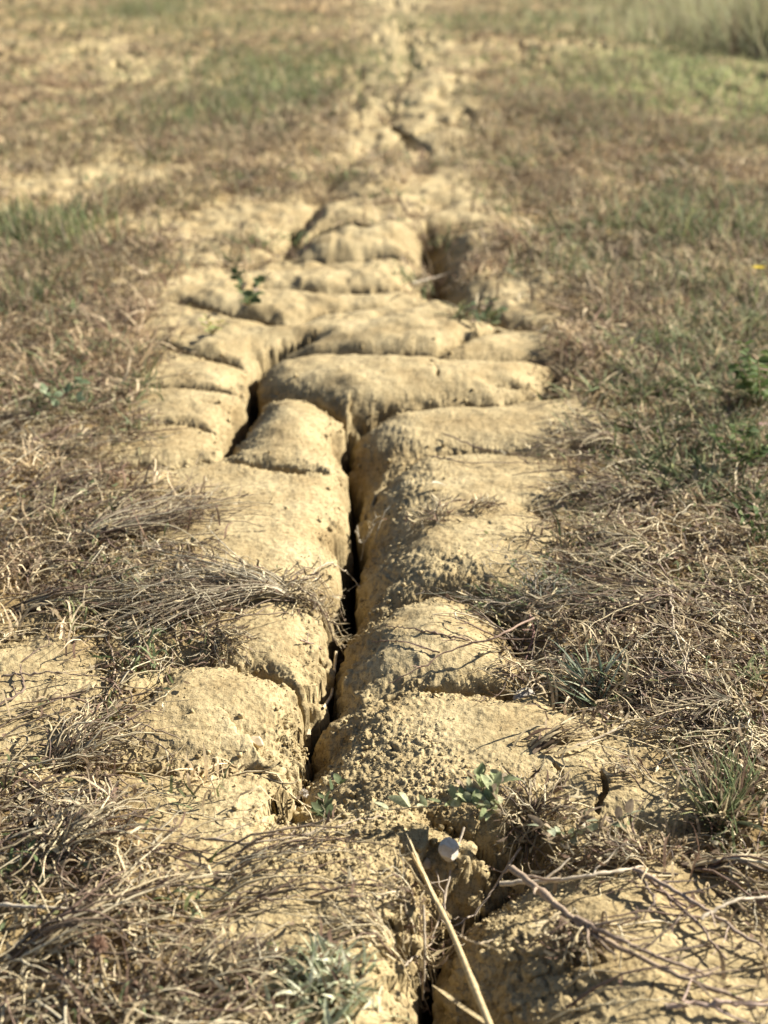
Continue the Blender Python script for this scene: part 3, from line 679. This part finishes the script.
weed(250, 295, [[(246, 302, .01), (236, 270, .04)], [(248, 304, .01), (262, 280, .03)], [(250, 306, .01), (250, 300, .05)]], 'dark green weed left of the far blocks', cols=((.09, .12, .05), (.13, .16, .07)), LW=(.022, .007), nl=8)
weed(212, 330, [[(212, 335, .0), (206, 318, .05)], [(213, 335, .0), (220, 322, .04)]], 'small yellow green sprig left of the stacked blocks', cols=((.35, .36, .10), (.30, .33, .12)), LW=(.018, .004), nl=6)
weed(484, 318, [[(480, 325, .0), (470, 308, .04)], [(486, 325, .0), (500, 310, .04)], [(484, 326, .0), (490, 300, .03)]], 'dark weed growing in the far crack right of the middle', cols=((.10, .13, .06), (.16, .18, .09)), LW=(.02, .006), nl=8)
grass_tuft(465, 318, 'flat brown tuft on top of the rounded far block', n=60, L=(.03, .09), up=(.05, .5), dry=.7)
# centre
dry_tuft(436, 520, 'small dead tuft on the long block right of the crack', n=40, a=(0, 360), L=(.015, .045), rise=.008, r=.0007)
dry_tuft(470, 512, 'sparse dead sprigs right of the small tuft on the long block', n=18, a=(-20, 60), L=(.02, .05), rise=.006, r=.0006)
dry_tuft(362, 560, 'pale forked sprig sticking up inside the middle crack', n=4, a=(20, 120), L=(.02, .035), rise=.03, r=.0008, blade=.3, cols=[(.5, .44, .32)])
twig([(286, 590, .008), (330, 562, .012), (352, 576, .012), (362, 590, .0)], 'thin pale stem arching from the left fan into the crack', r=.0008, col=(.44, .37, .26), side=4)
twig([(300, 640, .006), (320, 655, .008), (334, 652, .0)], 'short forked twig at the lip of the middle crack', r=.0008, side=4)
twig([(336, 652, .01), (331, 675, .012), (323, 712, .004)], 'short straight straw propped against the side of the middle crack', r=.0015, name='straw', cat='straw', col=(.60, .50, .32), side=0, taper=.9, wob=.0001, nodes=1)
twig([(534, 617, .018), (500, 636, .022), (450, 650, .016), (412, 672, .008), (388, 684, .003)], 'long reddish brown stem arching left over the middle block', r=.0012, col=(.30, .20, .14), side=2, taper=.35, stiff=True)
twig([(530, 618, .01), (534, 640, .012), (524, 664, .006), (524, 684, .002)], 'reddish stem dropping into the hole right of the middle block', r=.0011, col=(.30, .17, .14), side=4)
twig([(470, 640, .002), (420, 630, .003), (386, 626, .002)], 'thin dark stem lying flat on the middle block', r=.0009, col=(.22, .15, .11), side=1)
twig([(440, 652, .002), (405, 642, .003), (372, 642, .002)], 'second thin dark stem flat on the middle block, nearer the crack', r=.0008, col=(.22, .15, .11), side=1)
twig([(444, 444, .006), (480, 448, .008), (540, 458, .008), (584, 460, .004)], 'dark stem lying across the top of the long block', r=.0009, col=(.24, .18, .13), side=5)
twig([(418, 456, .003), (470, 463, .005), (520, 462, .004), (560, 466, .004)], 'second dark stem just below the first on the long block', r=.0008, col=(.28, .21, .15), side=5)
twig([(412, 292, .03), (440, 276, .05), (468, 268, .02)], 'pale bare twig slanting over the far crack', r=.0013, col=(.36, .31, .23))
# a pale petal-like leaf
def leaf_thing(px, py, az, L, W, col, label, name='dead_leaf', roll=.2, lift=.002, pitch=.1, cat='leaf'):
    x, y, z = on(px, py); s = Soup(); ovate(s, np.array([x, y, z + lift]), az, pitch, L, W, col, roll, .3, 11)
    return tag(s.obj(name, M_LEAF, (x, y, z)), label, cat)
leaf_thing(431, 491, .2, .018, .0048, (.78, .74, .58), 'small cream leaf lying on the long block', lift=.010, pitch=.0)
leaf_thing(572, 828, -1.0, .026, .0045, (.46, .40, .30), 'curled grey dead leaf propped among the weeds', lift=.012, pitch=-.2, roll=.6)
leaf_thing(508, 852, .3, .022, .005, (.42, .36, .28), 'broad brown dead leaf at the head of the near gap', lift=.006, roll=.4)
leaf_thing(455, 480, 1.2, .007, .001, (.16, .10, .07), 'tiny dark seed scrap beside the cream leaf', lift=.001)
leaf_thing(482, 782, 1.5, .012, .003, (.07, .08, .04), 'dark upright leaf above the leafy weed', lift=.006, pitch=1.2, roll=.3)
# right of the crack
dry_tuft(538, 612, 'grey green wiry tuft at the upper right of the hole', n=70, a=(-30, 210), L=(.03, .10), green_=.6, r=.0007, rise=.016, cols=[(.30, .26, .19), (.24, .25, .18), (.36, .30, .22)])
dry_tuft(690, 610, 'brown dead plant with stems combed left on the right mat', n=90, a=(140, 200), L=(.06, .18), r=.001, rise=.016)
dry_tuft(660, 560, 'dark dead tangle right of the long block', n=80, a=(120, 240), L=(.04, .12), r=.001, rise=.016, green_=.2)
dry_tuft(640, 500, 'dead stems fanned left onto the long block', n=70, a=(140, 215), L=(.05, .13), r=.0009, rise=.012, green_=.15)
dry_tuft(612, 445, 'grey dead tuft beside the top of the long block', n=60, a=(120, 230), L=(.05, .12), r=.001, rise=.014)
grass_tuft(592, 700, 'grey green grass tuft right of the wedged stone', n=80, L=(.03, .062), up=(.1, .8), wd=.0013, cols=[(.27, .31, .22), (.20, .26, .17), (.36, .36, .25)], dry=.3, a=(20, 210))
grass_tuft(650, 690, 'straw coloured tuft right of the grey green tuft', n=50, L=(.03, .07), up=(.05, .6), dry=.9, wd=.0012)
grass_tuft(540, 748, 'bundle of pale straw blades lying at the block edge', n=34, L=(.025, .055), up=(0, .2), dry=1.0, a=(10, 50), wd=.0016, name='straw_bundle', cat='straw')
twig([(565, 752, .004), (620, 728, .010), (655, 700, .008), (690, 688, .004)], 'long pale stem slanting up over the right block', stiff=True, r=.0010, col=(.46, .38, .26), side=4)
twig([(520, 694, .004), (600, 664, .016), (660, 655, .012), (720, 700, .008), (768, 735, .004)], 'pale stem looping right below the brown plant', r=.0010, col=(.42, .34, .24), side=4)
twig([(668, 580, .02), (676, 640, .018), (700, 690, .012), (735, 730, .004)], 'twisted pale stem running down the right mat', r=.0010, col=(.44, .36, .25), side=4)
dry_tuft(740, 720, 'curled brown dead plant at the right edge', n=80, a=(90, 270), L=(.03, .10), r=.001, curl=.7, rise=.018)
grass_tuft(722, 820, 'green and brown bladed tuft at the right edge beside the right block', n=110, L=(.03, .065), up=(.2, 1.2), wd=.0012, dry=.5)
grass_tuft(745, 790, 'sparse green tuft behind the bladed tuft on the right', n=50, L=(.02, .05), up=(.3, 1.2), wd=.0011, dry=.4)
dry_tuft(640, 780, 'thin dead sprig on the bare right block', n=12, a=(140, 220), L=(.02, .05), r=.0006, rise=.01)
grass_tuft(700, 400, 'blue green grass tuft among the straw on the right', n=150, L=(.03, .07), up=(.1, .7), wd=.0016, dry=.25, spread=.02)
grass_tuft(628, 398, 'small green grass tuft near the end of the cross gap', n=60, L=(.03, .07), up=(.2, .9), wd=.0016, dry=.3, spread=.02)
for px, py, lb in [(742, 330, 'upright green tuft at the right edge below the yellow flower'), (690, 352, 'green tuft in the straw left of the bushy weed'), (655, 432, 'low green tuft left of the blue green one'),
                   (720, 500, 'dark green tuft sunk in the right hand mat'), (672, 470, 'thin green tuft between the blue green and the dark tuft')]:
    grass_tuft(px, py, lb, n=170, L=(.03, .075), up=(.05, .8), wd=.0016, cols=GRN * .8, dry=.25, spread=.04)
grass_tuft(752, 460, 'dark green tuft in shade at the right edge', n=170, L=(.04, .08), up=(.4, 1.2), wd=.0014, dry=.35, spread=.025)
weed(758, 385, [[(758, 400, .0), (745, 345, .09)], [(760, 402, .0), (770, 350, .10)], [(756, 402, .0), (735, 365, .06)], [(762, 405, .0), (790, 370, .09)], [(760, 400, .0), (758, 360, .13)]],
     'bushy green weed standing at the right edge', cols=((.10, .15, .05), (.14, .19, .07)), LW=(.018, .0044), nl=15, dead=.1)
def flower(px, py, label, petal, h=.08, r=.004):
    x, y, z = on(px, py + 40); root = empty('flower', (x, y, z)); tag(root, label, 'flower')
    for _ in range(6): zt = z + h; 
    s = Soup(); P = spline([(x, y, z), (x + .004, y, z + h * .6), (x + .002, y + .003, z + h)], 10); tubes(s, P[None], np.full((1, 10), .0008), np.array([(.2, .24, .1)]), 5); rel_obj(s, 'stem', M_STEM, (x, y, z), root)
    s = Soup()
    for k in range(9): ovate(s, P[-1], k * .7, .35, r * 2.2, r * .7, petal, 0, .2, 5)
    rel_obj(s, 'petal_ring', M_LEAF, (x, y, z), root)
    return root
flower(754, 268, 'yellow flower on a thin stem near the right edge', (.75, .58, .05), .07, .006)
flower(762, 400, 'faded pink flower low in the weeds at the right edge', (.55, .35, .32), .02, .004)
grass_tuft(640, 235, 'green weedy tuft in the right middle distance', n=90, L=(.05, .13), up=(.4, 1.2), wd=.002, dry=.3, spread=.06)
grass_tuft(730, 245, 'tall grey green tuft at the right edge in the middle distance', n=140, L=(.06, .17), up=(.4, 1.2), wd=.002, dry=.4, spread=.08)
# near bottom right
weed(480, 805, [[(500, 815, .004), (470, 800, .012), (430, 806, .010), (388, 810, .006)]], 'pointed leaved runner trailing left above the white stone', cols=((.38, .41, .24), (.44, .46, .29), (.25, .28, .14)), LW=(.021, .0031), nl=7, dead=.05)
weed(482, 795, [[(505, 815, .004), (486, 800, .016), (476, 775, .018)], [(505, 815, .004), (492, 792, .02), (500, 778, .018)], [(505, 815, .004), (478, 806, .014), (455, 800, .012)], [(500, 812, .004), (465, 792, .016)]],
     'leafy green weed rooted in the near cross gap', cols=((.24, .28, .13), (.33, .36, .19), (.44, .45, .27)), LW=(.0155, .0030), nl=12)
weed(590, 835, [[(560, 840, .0), (600, 830, .016), (628, 815, .014)], [(570, 842, .0), (585, 815, .02)], [(570, 842, .0), (545, 826, .014)]], 'sparse leafy weed right of the curled dead leaf', cols=((.26, .3, .17), (.38, .41, .27)), LW=(.014, .003), nl=8, dead=.4)
weed(320, 800, [[(330, 822, .0), (322, 800, .012), (340, 785, .012)], [(330, 822, .0), (316, 812, .010)]], 'little dark weed at the foot of the gravelly slope', cols=((.10, .13, .06), (.15, .18, .09)), LW=(.014, .0028), nl=6)
dry_tuft(640, 862, 'tangle of dead stems over the near cross gap', n=40, a=(120, 220), L=(.02, .07), r=.0009, rise=.018)
dry_tuft(530, 838, 'brown dead stems in the shadow of the near gap', n=60, a=(0, 360), L=(.02, .05), r=.0009, rise=.012)
dry_tuft(580, 935, 'dead rootstock with roots hanging towards the lug prints', n=40, a=(180, 320), L=(.015, .045), r=.0011, curl=.8, rise=.012)
dry_tuft(700, 870, 'dead stems slanting down right at the right edge', n=28, a=(-60, 10), L=(.05, .13), r=.0013, curl=.3, rise=.012, blade=.3)
dry_tuft(560, 1000, 'thin stems at the bottom right below the thick branch', n=7, a=(-20, 20), L=(.04, .10), r=.0009, curl=.3, blade=.3, spread=.03)
twig([(512, 868, .016), (548, 898, .022), (585, 930, .020), (640, 958, .014), (700, 985, .008), (745, 1000, .004)], 'thick woody brown branch slanting down right, the lower of the pair', r=.0025, name='branch', cat='branch', stiff=True, col=(.32, .24, .165), side=9, K=34, wob=.0003, nodes=3)
twig([(575, 918, .016), (620, 940, .018), (665, 960, .014), (710, 975, .006)], 'woody brown branch lying along the upper side of the thick one', r=.0019, name='branch', cat='branch', stiff=True, col=(.27, .20, .14), side=6, K=30, wob=.0003, nodes=3)
twig([(500, 884, .010), (560, 880, .018), (600, 874, .018), (644, 866, .008)], 'pale straight stick across the near cross gap', r=.0018, name='stick', cat='stick', stiff=True, col=(.50, .42, .30), side=2, wob=.0003)
twig([(635, 868, .012), (690, 900, .014), (735, 930, .010), (790, 965, .004)], 'brown woody stem running to the right edge above the branches', r=.0017, name='branch', cat='branch', stiff=True, col=(.34, .26, .19), side=8)
twig([(650, 880, .006), (700, 925, .010), (725, 960, .006)], 'dark stem parallel below the woody stem on the right', r=.0014, col=(.26, .19, .14), side=6)
twig([(665, 1006, .004), (720, 1002, .008), (790, 1008, .004)], 'pinkish brown stem lying level at the bottom right', r=.0019, name='branch', cat='branch', stiff=True, col=(.42, .31, .24), side=4)
twig([(455, 935, .010), (480, 945, .018), (500, 936, .014)], 'thin pale stem above the shaded slope of the nearest block', stiff=True, r=.0007, col=(.42, .34, .22), side=1)
twig([(636, 868, .012), (655, 900, .010), (640, 925, .002)], 'dark stem curving down from the pale stick', r=.0010, col=(.2, .15, .11), side=1)
twig([(700, 920, .012), (735, 900, .02), (790, 895, .01)], 'pale hooked stem at the right edge above the branches', r=.0013, col=(.5, .42, .3), side=2)
twig([(225, 905, .004), (270, 900, .008), (300, 895, .005)], 'dark forked stem on the bare lower left slope', r=.0010, col=(.26, .19, .13), side=4)
twig([(180, 835, .006), (250, 845, .010), (310, 834, .010), (336, 826, .010), (385, 816, .002)], 'long stem reaching right to the foot of the gravelly slope', r=.0009, col=(.36, .29, .2), side=4)
twig([(140, 880, .006), (210, 890, .010), (260, 892, .004)], 'long dark stem under the curly pale stems', r=.0011, col=(.26, .2, .14), side=5)
twig([(0, 905, .014), (60, 908, .016), (84, 910, .010)], 'short pale stick in the lower left mat', r=.0013, name='stick', cat='stick', stiff=True, col=(.52, .45, .33), wob=.0002)
twig([(112, 590, .010), (104, 630, .010), (116, 665, .008), (106, 700, .006), (88, 716, .002)], 'brown runner stem hanging down left of the lower left block', r=.0012, col=(.34, .26, .18), side=9)
twig([(0, 676, .004), (50, 672, .006), (95, 676, .004)], 'dark stem lying level near the left edge', r=.0010, col=(.24, .18, .13), side=3)
twig([(108, 706, .003), (135, 722, .005), (180, 738, .002)], 'thin dark stem lying on the lower left block', r=.0008, col=(.28, .21, .15), side=1)
twig([(0, 705, .003), (25, 690, .008), (20, 665, .004)], 'dark hooked stem at the left edge', r=.0011, col=(.2, .14, .1), side=2)
# the straw standing in the lowest crack
def straw_stalk():
    A = on(412, 868); x1, y1 = at(500, 1045, .01)
    P = spline([(A[0], A[1], A[2] + .012), ((A[0] + x1) / 2, (A[1] + y1) / 2, .014), (float(x1), float(y1), .006)], 24)
    root = empty('straw_stalk', P[-1]); tag(root, 'long thick yellow straw leaning across the lowest crack', 'straw')
    ra = np.linspace(.0012, .0024, 24); ra[9] *= 1.3; ra[17] *= 1.25
    s = Soup(); tubes(s, P[None], ra[None], np.array([(.52, .40, .21)]), 9); rel_obj(s, 'stem', M_STEM, P[-1], root)
    s = Soup(); n = 7; Q0 = np.repeat(P[None, 8:9], n, 0)[:, 0]; t = np.linspace(0, 1, 6)[None, :, None]
    e = P[0] + rng.normal(0, .0045, (n, 3)) * [1, .6, .6] + [-.003, .012, .004]
    B = Q0[:, None] * (1 - t) + e[:, None] * t + rng.normal(0, .0004, (n, 6, 3))
    blades(s, B, np.array([1, 1, .9, .8, .5, .1])[None] * .0011 * np.ones((n, 1)), np.array([(.60, .50, .30)]) * rng.uniform(.8, 1.1, (n, 1)), rng.uniform(-1, 1, n)); rel_obj(s, 'frayed_sheath', M_LEAF, P[-1], root)
straw_stalk()
twig([(448, 905, .004), (462, 892, .012), (430, 950, .010), (400, 968, .004)][1:], 'grey stem hooked over the straw', r=.0010, col=(.42, .35, .26), side=3)
twig([(520, 858, .012), (480, 882, .018), (452, 915, .014), (436, 925, .008)], 'grey stem reaching from the near gap to the straw', r=.0011, col=(.40, .33, .25), side=3)
def loose(pts3, label, r, col, name='straw', cat='straw', taper=.8):
    P = spline(pts3, 16) + rng.normal(0, .0002, (16, 3)); s = Soup(); tubes(s, P[None], np.linspace(r, r * taper, 16)[None], np.array([col]), 6)
    return tag(s.obj(name, M_STEM, P[0]), label, cat)
def p3(px, py, z): x, y = at(px, py, z); return (float(x), float(y), z)
loose([p3(423, 905, .0), p3(425, 950, -.02), p3(423, 1000, -.05)], 'thin grey stem standing upright in the lowest crack', .0011, (.42, .35, .25), name='twig', cat='twig')
def torn_blade():
    P = spline([p3(432, 985, -.02), p3(455, 1004, -.012), p3(500, 1034, .0)], 12); s = Soup()
    blades(s, P[None], (np.array([.1, .6, 1, 1, 1, 1, 1, 1, 1, 1, .9, .8]) * .0032)[None], np.array([(.52, .42, .24)]), np.array([.5]), fold=.4)
    tag(s.obj('torn_straw', M_LEAF, P[-1]), 'broad torn straw blade beside the foot of the long straw', 'straw')
torn_blade()
dry_tuft(408, 915, 'dry dead roots and blades on the left lip of the lowest crack', n=34, a=(-160, 40), L=(.015, .045), r=.0009, curl=.8, rise=.012)
dry_tuft(395, 960, 'thin brown stems over the soil left of the lowest crack', n=20, a=(150, 210), L=(.03, .08), r=.0007, curl=.4, rise=.004, blade=.4)
def seed_head(px, py, r, h, label, col):
    x, y, z = on(px, py); n = 160; d = rng.normal(0, 1, (n, 3)); d /= np.linalg.norm(d, axis=1, keepdims=True); c = np.array([x, y, z + h])
    t = np.linspace(.15, 1, 4)[None, :, None]; s = Soup(); B = c + d[:, None] * t * r * rng.uniform(.7, 1.1, (n, 1, 1)); blades(s, B, np.array([.6, 1, .8, .1])[None] * .0006 * np.ones((n, 1)), np.array([col]) * rng.uniform(.7, 1.2, (n, 1)), rng.uniform(-1, 1, n))
    tubes(s, np.array([[[x, y, z], [x, y, z + h * .5], [x, y, z + h]]]), np.full((1, 3), .0008), np.array([(.3, .22, .14)]), 5)
    tag(s.obj('seed_head', M_LEAF, (x, y, z)), label, 'seed head')
seed_head(102, 985, .007, .03, 'fuzzy brown seed head standing in the lower left mat', (.34, .22, .15))
seed_head(304, 802, .004, .008, 'small white fluffy seed head in the gap left of the gravelly slope', (.75, .70, .62))

# far plants: tall grass bank at the top right, green clumps on the left
def bank_clump(px, py, n, L, sx, sy, label, dry=.35, wd=.004, group=None, name='tall_grass_clump', cols=GRN):
    x0, y0 = at(px, py); x0 = float(x0); y0 = float(y0); z0 = float(gs(x0, y0)); s = Soup(); K = 6
    x = x0 + rng.normal(0, sx, n); yy = y0 + rng.normal(0, sy, n); LL = rng.uniform(L * .4, L, n); u = np.clip(rng.normal(.95, .35, n), .15, 1.5)
    P = paths(x, yy, rng.uniform(0, 6.3, n), LL * np.cos(u), K, .3, 0, base=.001, rise=LL * np.sin(u), follow=False, z0=gs(x, yy))
    c = np.array(cols)[rng.integers(0, len(cols), n)] * rng.uniform(.8, 1.3, (n, 1)); c = np.where(rng.random((n, 1)) < dry, strawcol(n), c)
    blades(s, P, np.clip(1.05 - np.linspace(0, 1, K) ** 2, .05, 1)[None] * (wd * rng.uniform(.4, 1.2, n))[:, None], c, rng.uniform(-1, 1, n))
    o = s.obj(name, M_LEAF, (x0, y0, z0)); tag(o, label, {'tall_grass_clump': 'tall grass', 'grass_clump': 'grass clump'}.get(name, 'green weeds'), group); return o
for px, py, dsc in [(770, 46, 'tall olive grass clump at the right edge casting the dark shade'), (722, 42, 'tall olive grass clump next in from the right edge'), (680, 32, 'mid height olive clump in the middle of the bank'), (640, 24, 'lower olive clump at the left end of the bank'),
                    (700, 8, 'hazy olive clump behind the middle of the bank'), (760, 12, 'hazy olive clump behind the right end of the bank'), (600, 4, 'faint brown clump far left behind the bank'), (830, 40, 'unseen olive grass clump just beyond the right edge of view, tall to cast shade'), (860, 52, 'unseen outermost olive grass clump beyond the right edge of view, tall to cast shade')]:
    bank_clump(px, py, 1700, .8 if px > 800 else .22 if px > 700 else .17, .34, .30, dsc, group='tall grass bank at the top right', cols=[(.40, .40, .22), (.30, .33, .16), (.48, .46, .28)])  # clumps past the right edge are unseen, made tall to cast shade
for px, py, sx, sy, L, dsc in [(265, 95, .30, .5, .10, 'broad low green weed patch left of the track'), (250, 70, .4, .6, .10, 'green weed patch just behind the broad one'), (145, 14, .25, .5, .28, 'upright green plant far away at the top left'),
                               (60, 18, .9, .8, .15, 'low green growth along the top left corner'), (225, 30, .5, .6, .14, 'green growth in the far distance left of the track'), (460, 28, .4, .8, .14, 'olive weeds in the far distance right of the track'),
                               (190, 120, .15, .3, .08, 'yellowish weed patch below the broad green one'), (20, 235, .10, .12, .08, 'green weeds at the left edge in the middle distance'), (345, 60, .2, .5, .08, 'thin green patch close left of the far track')]:
    bank_clump(px, py, 900, L, sx, sy, dsc, dry=.3, wd=.0028, name='green_weed_patch')
for px, py, sx, dsc in [(640, 66, .5, 'bright yellow green low growth at the left of the green strip'), (705, 84, .45, 'bright yellow green low growth in the middle of the green strip'), (755, 104, .4, 'pale green low growth at the right end of the green strip')]:
    bank_clump(px, py, 1300, .06, sx, .45, dsc, dry=.1, wd=.003, name='green_weed_patch', cols=[(.42, .48, .20), (.34, .42, .18), (.52, .52, .26)])
weed(738, 455, [[(735, 470, .0), (715, 430, .05)], [(738, 472, .0), (750, 420, .07)], [(740, 470, .0), (770, 440, .05)], [(738, 468, .0), (735, 425, .08)]], 'dark leafy weed below the bushy one at the right edge', cols=((.08, .12, .045), (.12, .16, .06), (.20, .24, .10)), LW=(.015, .0036), nl=13)
weed(764, 530, [[(764, 545, .0), (740, 510, .04)], [(764, 545, .0), (775, 500, .05)], [(764, 545, .0), (755, 500, .05)]], 'small dark leafy weed in the mat at the right edge', cols=((.08, .12, .045), (.14, .18, .07)), LW=(.013, .003), nl=11)
BR = [(.22, .17, .11), (.30, .24, .15), (.16, .13, .08), (.26, .25, .14)]
for px, py, sx, sy, L, n, cl, dsc in [(130, 108, .16, .25, .10, 500, BR, 'dark brown clump under the bare patch far left'), (565, 112, .22, .3, .12, 600, BR, 'brown clump in the far right field close to the track'), (612, 78, .22, .4, .14, 500, BR, 'faint brown clump below the green strip'),
        (505, 152, .14, .2, .09, 400, BR, 'brown clump beside the track level with the far crack'), (40, 152, .2, .2, .09, 500, BR, 'brown straw clump near the left edge beside the pale stone'), (236, 150, .14, .2, .08, 400, BR, 'dark clump between the weed patch and the track'),
        (690, 135, .18, .3, .12, 500, BR, 'dark brown clump at the foot of the green strip on the right'), (575, 205, .12, .16, .08, 400, BR, 'brown clump above the tall grey green tuft row'), (150, 196, .10, .14, .07, 300, BR, 'dull brown clump left of the pale bare patch'),
        (20, 300, .07, .10, .07, 300, GRN * .8, 'dark green clump at the left edge above the small weed'), (100, 270, .07, .1, .06, 260, BR, 'brown clump in the left middle distance'), (620, 300, .09, .10, .06, 300, BR, 'brown clump in the right middle distance'),
        (690, 290, .08, .1, .07, 300, GRN * .9, 'green clump left of the yellow flower'), (560, 265, .06, .08, .05, 240, GRN, 'small green clump at the right edge of the bare strip')]:
    bank_clump(px, py, n, L, sx, sy, dsc, dry=.25, wd=.002, name='grass_clump', cols=cl)
print('verts', sum(len(o.data.vertices) for o in SC.objects if o.type == 'MESH'))
